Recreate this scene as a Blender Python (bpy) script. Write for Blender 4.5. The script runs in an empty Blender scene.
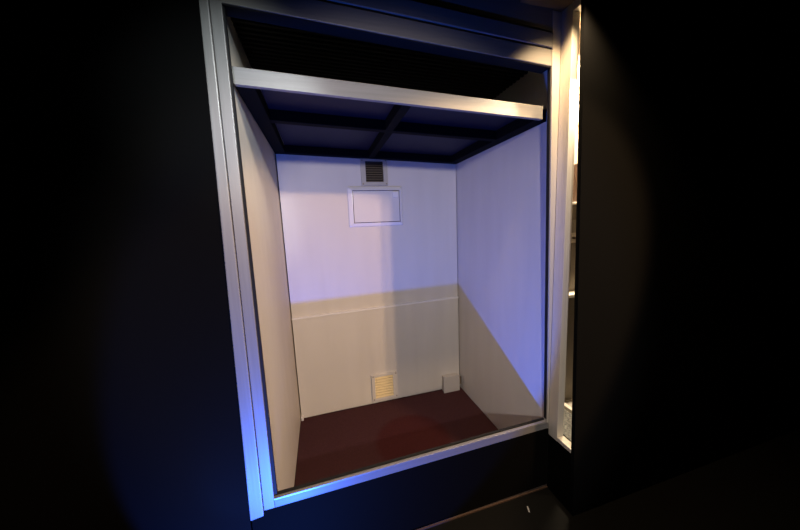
import bpy, bmesh, math
from mathutils import Matrix, Vector

S = 1.2            # plan units -> metres
Z0 = 0.015         # gallery floor lies this far under the booth floor
C = bpy.context.scene.collection
W, D = 1.2, 0.905  # booth width and depth in plan units


def V(x, y, z):
    return Vector((x * S, y * S, (z + Z0) * S))


# ------------------------------------------------------------------ materials
def mat(name, col, rough=0.6, metal=0.0, spec=0.4, noise=None, bump=None, emit=None, aniso=None):
    m = bpy.data.materials.new(name)
    m.use_nodes = True
    nt = m.node_tree
    b = nt.nodes['Principled BSDF']
    b.inputs['Base Color'].default_value = (*col, 1)
    b.inputs['Roughness'].default_value = rough
    b.inputs['Metallic'].default_value = metal
    b.inputs['Specular IOR Level'].default_value = spec
    tc = nt.nodes.new('ShaderNodeTexCoord')
    if noise:
        (scale, stretch, col2, detail) = noise
        mp = nt.nodes.new('ShaderNodeMapping')
        mp.inputs['Scale'].default_value = stretch
        n = nt.nodes.new('ShaderNodeTexNoise')
        n.inputs['Scale'].default_value = scale
        n.inputs['Detail'].default_value = detail
        r = nt.nodes.new('ShaderNodeValToRGB')
        r.color_ramp.elements[0].position = 0.35
        r.color_ramp.elements[1].position = 0.65
        r.color_ramp.elements[0].color = (*col, 1)
        r.color_ramp.elements[1].color = (*col2, 1)
        nt.links.new(tc.outputs['Object'], mp.inputs['Vector'])
        nt.links.new(mp.outputs['Vector'], n.inputs['Vector'])
        nt.links.new(n.outputs['Fac'], r.inputs['Fac'])
        nt.links.new(r.outputs['Color'], b.inputs['Base Color'])
    if bump:
        (scale, stretch, strength) = bump
        mp = nt.nodes.new('ShaderNodeMapping')
        mp.inputs['Scale'].default_value = stretch
        n = nt.nodes.new('ShaderNodeTexNoise')
        n.inputs['Scale'].default_value = scale
        n.inputs['Detail'].default_value = 3
        bp = nt.nodes.new('ShaderNodeBump')
        bp.inputs['Strength'].default_value = strength
        bp.inputs['Distance'].default_value = 0.004
        nt.links.new(tc.outputs['Object'], mp.inputs['Vector'])
        nt.links.new(mp.outputs['Vector'], n.inputs['Vector'])
        nt.links.new(n.outputs['Fac'], bp.inputs['Height'])
        nt.links.new(bp.outputs['Normal'], b.inputs['Normal'])
    if emit:
        b.inputs['Emission Color'].default_value = (*emit[0], 1)
        b.inputs['Emission Strength'].default_value = emit[1]
    return m


WALL = mat('white_board', (.60, .565, .535), .55, noise=(9, (1, 1, .15), (.63, .595, .565), 4), bump=(30, (1, 1, .3), .05))
WALLBACK = mat('white_board_back', (.60, .56, .52), .5, noise=(9, (1, 1, .12), (.635, .595, .555), 4), bump=(30, (1, 1, .3), .05))
WHITE = mat('white_plastic', (.66, .63, .62), .3)
GLOSS = mat('white_gloss_plastic', (.80, .77, .78), .16, spec=.6)
BOXM = mat('grey_white_plastic', (.50, .465, .44), .5)
SEAM = mat('seam_shadow_gap', (.03, .022, .018), .9)
ALU = mat('brushed_aluminium', (.36, .355, .345), .42, .7, noise=(12, (.25, .25, 8), (.40, .39, .375), 3))
ALUV = mat('brushed_aluminium_upright', (.25, .245, .24), .45, .3, noise=(12, (8, 8, .25), (.28, .275, .268), 3))
PALEALU = mat('pale_warm_aluminium', (.56, .51, .43), .45, .25, noise=(12, (8, 8, .25), (.60, .55, .465), 3))  # paler, warmer copy of the upright aluminium
SILL = mat('dull_sill_aluminium', (.17, .165, .16), .45, .3, noise=(12, (.25, .25, 8), (.19, .185, .18), 3))
BEAM = mat('satin_aluminium', (.30, .29, .28), .5, .45, noise=(12, (.25, .25, 8), (.33, .32, .31), 3))
ALUD = mat('dark_anodised_groove', (.014, .014, .015), .7, spec=.15)
HEAD = mat('dull_aluminium', (.27, .257, .235), .5, .3, noise=(10, (.2, .2, 7), (.30, .285, .26), 3))
BLACKBAR = mat('black_painted_bar', (.004, .004, .005), .8, spec=.05)
NAVY = mat('navy_panel', (.011, .0105, .025), .5, spec=.12, noise=(3, (1, .2, 1), (.0135, .0125, .028), 2))
CEIL = mat('black_ribbed_ceiling', (.018, .018, .016), .7)
BLACK = mat('black_paint', (.004, .004, .004), .9, spec=.02)
PLINTH = mat('black_plinth_paint', (.0016, .0014, .0012), .8, spec=.04)
FLOORM = mat('black_gallery_floor', (.002, .0018, .0015), .75, spec=.1)
EDGE = mat('brown_edge_strip', (.05, .026, .015), .6)
SOFFIT = mat('brown_ceiling_paint', (.16, .115, .075), .7)
BEIGE = mat('beige_plastic', (.46, .42, .35), .45)
BROWN = mat('brown_peg_shaded_slat', (.10, .075, .05), .5)  # upper vent slats have their shade in this brown; pegs plain brown
CREAM = mat('cream_slat', (.72, .58, .33), .45)
CREAMD = mat('cream_slat_back', (.20, .13, .06), .6)
SCREW = mat('screw_metal', (.22, .17, .12), .4, .6)
CASEW = mat('tan_case_wall', (.58, .47, .36), .7)
CASEG = mat('grey_case_panel', (.28, .25, .21), .7)
CASEL = mat('pale_grey_case_panel', (.45, .42, .37), .7)
SHELFM = mat('white_shelf_paint', (.75, .70, .62), .5)
DARKBOX = mat('dark_brown_box', (.035, .018, .012), .5)
SPECK = mat('speckled_grey_stone', (.05, .052, .05), .7, noise=(90, (1, 1, 1), (.2, .2, .19), 4))
PAPER = mat('white_paper', (.3, .3, .29), .8)
BULB = mat('lit_bulb', (.9, .85, .7), .4, emit=((1, .78, .48), 170))

# carpet: dark red pile with a round, darker, redder patch
CARPET = mat('dark_red_carpet', (.040, .015, .017), .95, spec=.1, noise=(160, (1, 1, 1), (.060, .023, .026), 4), bump=(260, (1, 1, 1), .5))
nt = CARPET.node_tree
bs = nt.nodes['Principled BSDF']
src = bs.inputs['Base Color'].links[0].from_socket
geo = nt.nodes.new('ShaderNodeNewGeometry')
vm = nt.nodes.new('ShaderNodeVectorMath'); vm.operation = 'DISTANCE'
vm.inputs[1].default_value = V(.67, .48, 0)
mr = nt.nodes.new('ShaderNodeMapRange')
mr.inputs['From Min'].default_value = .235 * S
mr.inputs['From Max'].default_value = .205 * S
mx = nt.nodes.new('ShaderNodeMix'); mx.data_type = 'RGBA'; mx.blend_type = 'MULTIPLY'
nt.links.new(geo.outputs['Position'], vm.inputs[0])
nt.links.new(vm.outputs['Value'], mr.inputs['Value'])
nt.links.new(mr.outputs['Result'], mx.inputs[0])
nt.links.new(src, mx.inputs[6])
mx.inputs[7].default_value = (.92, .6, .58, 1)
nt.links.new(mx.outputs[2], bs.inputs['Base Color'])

# clear pane
GLASS = bpy.data.materials.new('window_glass')
GLASS.use_nodes = True
nt = GLASS.node_tree
nt.nodes.remove(nt.nodes['Principled BSDF'])
tr = nt.nodes.new('ShaderNodeBsdfTransparent'); tr.inputs['Color'].default_value = (.985, .99, .99, 1)
nt.links.new(tr.outputs[0], nt.nodes['Material Output'].inputs['Surface'])   # anti-reflective museum glass


# ------------------------------------------------------------------ mesh helpers
class MB:
    def __init__(self):
        self.bm = bmesh.new()

    def hexa(self, pts):
        """eight corners: bottom ring of four, then top ring of four (plan units)"""
        v = [self.bm.verts.new(V(*p)) for p in pts]
        for f in ((3, 2, 1, 0), (4, 5, 6, 7), (0, 1, 5, 4), (1, 2, 6, 5), (2, 3, 7, 6), (3, 0, 4, 7)):
            self.bm.faces.new([v[i] for i in f])
        return self

    def box(self, x0, x1, y0, y1, z0, z1, tilt=0.0, lean=0.0):
        """tilt: drop of z per unit of x; lean: shift of x per unit of z"""
        p = []
        for z in (z0, z1):
            for (x, y) in ((x0, y0), (x1, y0), (x1, y1), (x0, y1)):
                p.append((x + lean * z, y, z + tilt * x))
        return self.hexa(p)

    def sphere(self, x, y, z, r, seg=20):
        bmesh.ops.create_uvsphere(self.bm, u_segments=seg, v_segments=seg // 2, radius=r * S, matrix=Matrix.Translation(V(x, y, z)))
        return self

    def cyl(self, x, y, z, r, depth, axis='Y', seg=16, r2=None):
        rot = {'Y': Matrix.Rotation(math.pi / 2, 4, 'X'), 'X': Matrix.Rotation(math.pi / 2, 4, 'Y'), 'Z': Matrix.Identity(4)}[axis]
        bmesh.ops.create_cone(self.bm, cap_ends=True, segments=seg, radius1=r * S, radius2=(r if r2 is None else r2) * S,
                              depth=depth * S, matrix=Matrix.Translation(V(x, y, z)) @ rot)
        return self

    def prism_x(self, x0, x1, prof):
        """profile of (y, z) pairs swept along x"""
        a = [self.bm.verts.new(V(x0, y, z)) for (y, z) in prof]
        b = [self.bm.verts.new(V(x1, y, z)) for (y, z) in prof]
        n = len(prof)
        for i in range(n):
            self.bm.faces.new((a[i], a[(i + 1) % n], b[(i + 1) % n], b[i]))
        self.bm.faces.new(a[::-1]); self.bm.faces.new(b)
        return self

    def build(self, name, m, parent=None, bevel=0.0, smooth=False):
        bm = self.bm
        bmesh.ops.recalc_face_normals(bm, faces=bm.faces)
        if bevel:
            bmesh.ops.bevel(bm, geom=[e for e in bm.edges if e.calc_face_angle(0) > .6], offset=bevel * S, segments=2, affect='EDGES', profile=.6)
        me = bpy.data.meshes.new(name)
        bm.to_mesh(me); bm.free()
        me.materials.append(m)
        if smooth:
            for p in me.polygons:
                p.use_smooth = True
        o = bpy.data.objects.new(name, me)
        C.objects.link(o)
        if parent:
            o.parent = parent
            o.matrix_parent_inverse = Matrix.Translation(-parent.location)
        return o


def tag(o, label=None, cat=None, group=None, kind=None):
    for k, v in (('label', label), ('category', cat), ('group', group), ('kind', kind)):
        if v:
            o[k] = v
    return o


def thing(name, loc, label=None, cat=None, group=None, kind=None):
    o = bpy.data.objects.new(name, None)
    o.empty_display_size = .05
    o.location = V(*loc)
    C.objects.link(o)
    return tag(o, label, cat, group, kind)


def struct(mb, name, m, parent=None, bevel=0.0, label=None, cat=None):
    o = mb.build(name, m, parent, bevel)
    return tag(o, label, cat, kind='structure')


# ------------------------------------------------------------------ the booth shell
GAP = .007
struct(MB().box(-.03, 0, .0345, D + .03, 0, 1.99).box(-.0095, 0, .0225, .0345, .345, 1.90), 'wall_left', WALL, label='white board left wall of the booth, lit warm', cat='wall')
struct(MB().box(GAP, W - GAP, D, D + .03, .006, 1.99), 'wall_back', WALLBACK, label='white back wall of the booth behind the two vents', cat='wall')
struct(MB().box(W, W + .012, .0225, D + .03, 0, 1.99), 'wall_right', WALL, label='white right wall of the booth, washed blue above a diagonal', cat='wall')
struct(MB().box(-.03, W + .03, D + .03, D + .05, -.01, 2.0), 'wall_backing', SEAM)
m = MB().box(-.03, W + .012, .03, D + .03, 1.985, 2.01, tilt=-.022)
y = .05
while y < D - .02:                                   # ribs run across the booth
    m.box(0, W, y, y + .012, 1.976, 1.986, tilt=-.022)
    y += .027
struct(m, 'ceiling', CEIL, label='black ribbed booth ceiling above the dropped frame', cat='ceiling')
struct(MB().box(-.03, W + .012, 0.0, D + .03, -.012, -.002), 'floor_booth', SEAM)
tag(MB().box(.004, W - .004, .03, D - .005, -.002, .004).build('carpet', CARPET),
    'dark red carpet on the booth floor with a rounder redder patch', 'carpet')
# lower facing board of the back wall, with a fine ledge along its top
struct(MB().box(GAP, W - GAP, D - .007, D, .008, .707, tilt=.014), 'trim_1', WALLBACK, label='pale lower facing board of the back wall', cat='wall panel')
struct(MB().box(GAP, W - GAP, D - .016, D - .0002, .7072, .7185, tilt=.014), 'trim_2', GLOSS, label='thin pale ledge strip across the back wall', cat='trim')

# ------------------------------------------------------------------ front window
win = thing('window_1', (.6, 0, .30), 'aluminium framed window across the front of the booth', 'window', kind='structure')
# frame uprights and the wide posts beside them
MB().hexa([(-.046, 0, .283), (-.010, 0, .283), (-.010, .022, .283), (-.046, .022, .283),
           (-.022, 0, 2.1), (.008, 0, 2.1), (.008, .022, 2.1), (-.022, .022, 2.1)]).build('frame_upright', ALUV, win, .002)
MB().hexa([(-.092, -.006, .262), (-.048, -.006, .268), (-.048, .034, .268), (-.092, .034, .262),
           (-.045, -.006, 2.1), (-.0235, -.006, 2.1), (-.0235, .034, 2.1), (-.045, .034, 2.1)]).build('frame_post', ALUV, win, .003)
MB().hexa([(-.0125, .008, .33), (.001, .008, .33), (.001, .0205, .33), (-.0125, .0205, .33),
           (.0075, .008, 2.0), (.0115, .008, 2.0), (.0115, .0205, 2.0), (.0075, .0205, 2.0)]).build('glazing_gasket', ALUD, win)
MB().hexa([(1.194, 0, .30), (1.2, 0, .30), (1.2, .022, .30), (1.194, .022, .30),
           (1.158, 0, 2.08), (1.2, 0, 2.08), (1.2, .022, 2.08), (1.158, .022, 2.08)]).build('frame_upright', PALEALU, win, .001)
MB().hexa([(1.1895, .006, .345), (1.1925, .006, .345), (1.1925, .020, .345), (1.1895, .020, .345),
           (1.1555, .006, 1.95), (1.1595, .006, 1.95), (1.1595, .020, 1.95), (1.1555, .020, 1.95)]).build('glazing_gasket', ALUD, win)
# sill: face, bright top lip, dark bead against the glass
ts = .0145
MB().box(-.0095, 1.2, 0, .024, .283, .314, tilt=ts).build('sill', SILL, win, .002)
MB().box(-.010, 1.186, -.002, .012, .3145, .322, tilt=ts).build('sill_lip', ALU, win, .001)
MB().box(-.008, 1.186, .013, .022, .3145, .327, tilt=ts).build('glazing_bead', ALUD, win)
# head: three stacked profiles with dark grooves
th = -.0487
MB().box(.004, 1.156, .003, .05, 1.9345, 1.9375, tilt=th).build('head_dark_strip', ALUD, win)  # dark strip added to keep the underside of the head dark
MB().box(.0, 1.16, 0, .05, 1.938, 1.998, tilt=th).build('head_profile', HEAD, win, .003)
MB().box(.0, 1.16, .008, .05, 1.9985, 2.0035, tilt=th).build('head_groove', ALUD, win)
MB().box(.0, 1.16, -.004, .05, 2.004, 2.056, tilt=th).build('head_profile', HEAD, win, .003)
MB().box(.0, 1.16, .012, .05, 2.0565, 2.0635, tilt=th).build('head_groove', ALUD, win)
MB().box(.0, 1.16, .002, .05, 2.064, 2.19, tilt=th).build('head_profile', HEAD, win, .003)
MB().box(.006, 1.158, .016, .021, .335, 1.95, tilt=-.02).build('glass_pane', GLASS, win)
# black plinth under the window and brown strip at its foot
struct(MB().box(-.094, 1.2, .0, .03, -.015, .282, tilt=.012), 'trim_3', PLINTH, label='black plinth board under the front window', cat='plinth')
struct(MB().box(-.10, 1.2, -.006, -.0002, -.015, -.009), 'baseboard_front', EDGE, label='thin brown strip at the foot of the plinth', cat='baseboard')

# ------------------------------------------------------------------ gallery shell
struct(MB().box(-3.0, 4.5, -3.2, .0, -.04, -.015), 'floor', FLOORM, label='black gallery floor in front of the window', cat='floor')
struct(MB().hexa([(-3, 0, -.015), (-.095, 0, -.015), (-.095, .03, -.015), (-3, .03, -.015), (-3, 0, 2.17), (-.046, 0, 2.17), (-.046, .03, 2.17), (-3, .03, 2.17)]), 'wall_front', BLACK, label='black gallery wall left of the window', cat='wall')
struct(MB().hexa([(1.2, -.152, -.015), (4.5, -.152, -.015), (4.5, -.135, -.015), (1.2, -.135, -.015),  # added wall, edge leaned, to keep everything beyond the case window dark
                  (1.2, -.100, 2.17), (4.5, -.100, 2.17), (4.5, -.083, 2.17), (1.2, -.083, 2.17)]), 'wall_blackout_right', BLACK, label='added black wall hiding what lies right of the narrow lit window', cat='wall')
struct(MB().box(-3.0, 4.5, -3.2, -.002, 2.15, 2.18), 'ceiling_gallery', BLACK)
struct(MB().box(1.0, 1.2, -.06, -.006, 2.08, 2.15), 'trim_4', SOFFIT, label='brown soffit block above the right post', cat='trim')

# ------------------------------------------------------------------ narrow return window at the right and the lit case behind it
w2 = thing('window_2', (1.2, -.07, .28), 'narrow aluminium framed return window showing a lit display case', 'window', kind='structure')
MB().box(1.2, 1.235, -.052, -.0005, .27, 2.12).build('frame_upright', PALEALU, w2, .002)
MB().box(1.2, 1.235, -.1275, -.0525, .272, .292).build('sill', PALEALU, w2, .002)
MB().box(1.2, 1.235, -.082, -.0525, 2.05, 2.12).build('head_profile', PALEALU, w2, .002)
MB().box(1.214, 1.219, -.0825, -.0525, .2925, 2.0495).build('glass_pane', GLASS, w2)
struct(MB().box(1.2, 1.235, -.1275, -.0005, -.015, .27), 'trim_5', PLINTH, label='black plinth board under the narrow return window', cat='plinth')
struct(MB().box(1.24, 2.0, .154, .17, .28, 2.14), 'wall_case_back', CASEW, label='tan end wall inside the lit case', cat='wall')
struct(MB().box(2.0, 2.02, -.082, .17, .28, 2.14), 'wall_case_side', CASEW)
struct(MB().box(1.236, 1.25, .0, .154, .28, 2.14), 'wall_case_left', CASEW)
struct(MB().box(1.236, 2.02, -.082, .17, 2.14, 2.15), 'ceiling_case', CASEW)
struct(MB().box(1.236, 1.385, -.125, .153, .27, .298), 'floor_case', SPECK, label='speckled dark grey stone floor strip inside the lit case', cat='floor')
struct(MB().box(1.385, 1.405, -.125, .153, .27, .318), 'trim_6', SHELFM, .0, label='white kerb along the speckled floor of the case', cat='kerb')
struct(MB().box(1.4055, 2.0, -.125, .153, .27, .300), 'floor_case_inner', CASEL)
struct(MB().box(1.26, 1.99, .146, .1535, .302, .893), 'trim_7', CASEG, label='brown-grey panel low in the lit case', cat='wall panel')
struct(MB().box(1.26, 1.99, .146, .1535, .911, 1.16), 'trim_8', CASEG, label='grey-brown panel between shelf and peg rail in the case', cat='wall panel')
struct(MB().box(1.26, 1.99, .146, .1535, 1.21, 1.274), 'trim_9', CASEL)
struct(MB().box(1.26, 1.99, .146, .1535, 1.275, 1.347), 'trim_10', CASEG)
tag(MB().box(1.26, 1.99, .085, .1455, .894, .910).build('shelf', SHELFM, None, .002), 'lower white shelf in the lit case, under the peg rail', 'shelf', 'shelves in the lit case')
tag(MB().box(1.26, 1.99, .085, .1535, 1.348, 1.359).build('shelf', SHELFM, None, .002), 'upper white shelf in the lit case, carrying the dark box', 'shelf', 'shelves in the lit case')
pr = thing('peg_rail', (1.6, .15, 1.185), 'cream rail with small round pegs in the lit case', 'peg rail')
MB().box(1.26, 1.99, .138, .1535, 1.1605, 1.2095).build('rail', SHELFM, pr, .002)
for k in range(9):
    MB().cyl(1.40 + k * .047, .1325, 1.186, .006, .011).build('peg', BROWN, pr, smooth=True)
bx = thing('box', (1.62, .12, 1.3595), 'dark brown box standing on the upper shelf of the case', 'box')
MB().box(1.43, 1.90, .09, .145, 1.3595, 1.541).build('body', DARKBOX, bx, .004)
MB().box(1.45, 1.88, .086, .0898, 1.38, 1.521).build('front_panel', BLACKBAR, bx, .002)
lp = thing('wall_lamp', (1.475, .15, 1.74), 'small glowing bulb lamp on the tan wall of the case', 'lamp')
MB().cyl(1.475, .147, 1.74, .022, .014).build('wall_plate', SHELFM, lp, smooth=False)
MB().cyl(1.475, .132, 1.74, .011, .018).build('bulb_holder', SHELFM, lp)
MB().sphere(1.475, .104, 1.74, .024).build('bulb', BULB, lp, smooth=True)

# ------------------------------------------------------------------ dropped ceiling frame
tl = -.036
fr_ = thing('suspended_frame', (.6, .45, 1.72), 'black lattice frame of navy panels with an aluminium front beam, hung under the booth ceiling', 'ceiling frame')
MB().box(.004, 1.163, .045, .062, 1.7415, 1.7935, tilt=tl).build('front_beam', BEAM, fr_, .002)
for (x0, x1) in ((.003, .062), (1.138, 1.1965)):
    MB().box(x0, x1, .0625, D - .003, 1.7415, 1.789, tilt=tl).build('side_bar', BLACKBAR, fr_, .002)
MB().box(.0625, 1.1375, D - .05, D - .003, 1.7415, 1.785, tilt=tl).build('back_bar', BLACKBAR, fr_, .002)
MB().box(.0625, 1.1375, .335, .372, 1.7415, 1.785, tilt=tl).build('cross_bar', BLACKBAR, fr_, .002)
for (y0, y1) in ((.0625, .3345), (.3725, D - .0505)):
    MB().box(.553 + (y0 - .05) * .02, .59 + (y0 - .05) * .02, y0, y1, 1.7415, 1.785, tilt=tl).build('centre_bar', BLACKBAR, fr_, .002)
for (x0, x1) in ((.064, .571), (.573, 1.136)):
    for (y0, y1) in ((.064, .353), (.355, D - .004)):
        MB().box(x0, x1, y0, y1, 1.786, 1.792, tilt=tl).build('panel', NAVY, fr_)

# ------------------------------------------------------------------ fittings on the back wall
def vent(label, x0, x1, z0, z1, ix0, ix1, iz0, iz1, yw, slat_m, back_m, n, open_, plate_m, depth=.014):
    t = thing('vent_grille', ((x0 + x1) / 2, yw, z0), label, 'vent', 'louvred vents on the back wall')
    y0 = yw - depth
    m = MB()
    m.box(x0, ix0, y0, yw - .0005, z0, z1).box(ix1, x1, y0, yw - .0005, z0, z1)
    m.box(ix0, ix1, y0, yw - .0005, z0, iz0).box(ix0, ix1, y0, yw - .0005, iz1, z1)
    m.build('plate', plate_m, t)
    MB().box(ix0, ix1, yw - .002, yw - .0005, iz0, iz1).build('backing', back_m, t)
    h = (iz1 - iz0) / n
    for i in range(n):
        a = iz0 + i * h
        MB().prism_x(ix0, ix1, [(y0, a), (y0, a + h * .30), (yw - .0025, a + h * open_ + h * .2), (yw - .0025, a + h * open_)]).build('slat', slat_m, t)
    for (sx, sz) in ((x0 + .010, z0 + .010), (x1 - .010, z0 + .010), (x0 + .010, z1 - .010), (x1 - .010, z1 - .010)):
        MB().cyl(sx, y0 - .001, sz, .004, .003).build('screw', SCREW, t)


vent('vent with slats tinted brown for shade and a beige surround high on the back wall, just under the lattice', .512, .688, 1.553, 1.722, .542, .660, 1.575, 1.708, D,
     BROWN, SEAM, 9, .30, BEIGE)
vent('cream slatted vent low on the back wall, just above the carpet', .500, .688, .034, .230, .522, .656, .050, .212, D - .007,
     CREAM, CREAMD, 8, .55, WALLBACK, .012)

ap = thing('access_panel', (.6, D, 1.287), 'white gloss framed hatch on the back wall below the upper vent', 'access panel')
x0, x1, z0, z1 = .417, .784, 1.287, 1.546
a0, a1, b0, b1 = .447, .764, 1.311, 1.522
m = MB()
yb, yf = D - .0005, D - .018
for (o_, i_) in ((((x0, z0), (x1, z0)), ((a0, b0), (a1, b0))), (((x1, z0), (x1, z1)), ((a1, b0), (a1, b1))),
                 (((x1, z1), (x0, z1)), ((a1, b1), (a0, b1))), (((x0, z1), (x0, z0)), ((a0, b1), (a0, b0)))):
    (p, q), (r, s) = o_, i_
    m.hexa([(p[0], yb, p[1]), (q[0], yb, q[1]), (s[0], yb, s[1]), (r[0], yb, r[1]),
            (p[0], D - .006, p[1]), (q[0], D - .006, q[1]), (s[0], yf, s[1]), (r[0], yf, r[1])])
m.build('frame', GLOSS, ap, .004)
MB().box(a0, a1, D - .006, D - .0005, b0, b1).build('gap_lining', SEAM, ap)
MB().box(a0 + .004, a1 - .004, D - .015, D - .0062, b0 + .004, b1 - .004).build('door', WHITE, ap, .001)
MB().box(a1 - .050, a1 - .012, D - .027, D - .0152, b1 - .048, b1 - .012).build('pale_block', GLOSS, ap, .002)  # pale gloss block at the upper right of the door

jb = thing('junction_box', (1.11, D - .007, .004), 'small white junction box on the carpet in the back right corner', 'junction box')
MB().box(1.045, 1.165, D - .05, D - .0075, .0045, .128).build('body', BOXM, jb, .003)
MB().box(1.039, 1.171, D - .058, D - .0505, .0045, .133).build('cover', BOXM, jb, .003)
tag(MB().box(1.1785, 1.1955, D - .036, D - .012, .040, .100).build('cable_clip', SCREW, None, .002), 'small dark clip in the corner right of the junction box', 'clip')
tag(MB().box(.006, .022, D - .03, D - .0072, .0045, .028).build('corner_bracket', WHITE, None, .002), 'tiny pale bracket at carpet level in the back left corner', 'bracket')
tag(MB().hexa([(1.030, -.078, -.0148), (1.036, -.081, -.0148), (1.046, -.055, -.0148), (1.041, -.053, -.0148),
               (1.031, -.077, -.013), (1.036, -.079, -.0128), (1.045, -.056, -.0125), (1.041, -.054, -.013)]).build('paper_scrap', PAPER, None),
    'tiny white scrap of paper on the black floor before the plinth', 'paper scrap')

# ------------------------------------------------------------------ lights
def aim(o, target):
    d = V(*target) - o.location
    o.rotation_euler = d.to_track_quat('-Z', 'Y').to_euler()


def spot(name, loc, target, power, col, size, blend, radius):
    l = bpy.data.lights.new(name, 'SPOT')
    l.energy = power; l.color = col; l.spot_size = math.radians(size); l.spot_blend = blend; l.shadow_soft_size = radius
    o = bpy.data.objects.new(name, l); C.objects.link(o)
    o.location = V(*loc); aim(o, target)
    return o


WARM = (1, .63, .33)
# two warm track spots off to the right of the visitor: their light is cut by the right post
spot('track_spot', (1.89, -1.50, 2.08), (.30, .5, .56), 142, WARM, 44, .25, .03)
spot('track_spot', (1.99, -1.50, 2.07), (.30, .5, .56), 142, WARM, 44, .25, .03)
# added unseen warm light: brightens the right post and the head's right end
spot('corner_fill', (1.13, -.18, 2.10), (1.18, -.10, 1.20), 80, (1, .70, .40), 97, 1.0, .02)
# neutral gallery light behind the visitor
spot('gallery_light', (.03, -2.4, 1.86), (.68, .9, .62), 214, (1, .90, .86), 47, .4, .06)
# cool spot on the upper left corner of the window
spot('corner_spot', (.50, -1.25, 2.08), (.0, .02, 1.66), 110, (.88, .97, 1), 26, 1.0, .05)
# lamp of the lit case, shining out through the narrow return window
spot('case_lamp', (1.27, -.083, 1.80), (0, .30, .55), 50, (1, .82, .58), 97, .25, .02)
# added fill, unseen, to brighten the case interior
spot('case_fill', (1.34, .02, 2.12), (1.50, .06, .3), 300, (1, .80, .55), 120, .5, .03)
# blue LED floor lamp under the window
spot('floor_led', (.01, -.45, .077), (.30, .81, .65), 118, (.026, .14, 1), 106, .10, .009)
# second blue LED close by the foot of the left post
spot('floor_led', (-.20, -.22, .22), (-.080, 0, .46), 8, (.03, .17, 1), 70, .9, .02)

w = bpy.data.worlds.new('dark_world'); bpy.context.scene.world = w
w.use_nodes = True
bg = w.node_tree.nodes['Background']
bg.inputs[0].default_value = (.004, .004, .004, 1); bg.inputs[1].default_value = 1

# ------------------------------------------------------------------ camera
cam = bpy.data.cameras.new('camera')
cam.sensor_width = 36; cam.lens = 283.30966 * 36 / 800; cam.clip_start = .01
co = bpy.data.objects.new('camera', cam); C.objects.link(co)
r = Vector((.96211506, -.26930732, -.04252263)); u = Vector((.07767029, .12123015, .98958101)); f = Vector((.26134638, .95539354, -.13755453))
M = Matrix(((r.x, u.x, -f.x), (r.y, u.y, -f.y), (r.z, u.z, -f.z))).to_4x4()
M.translation = V(.22825929, -1.00386653, 1.2835726)
co.matrix_world = M
sc = bpy.context.scene
sc.camera = co
sc.view_settings.view_transform = 'Standard'; sc.view_settings.look = 'None'
sc.view_settings.gamma = 1; sc.view_settings.use_curve_mapping = False
sc.view_settings.exposure = 0
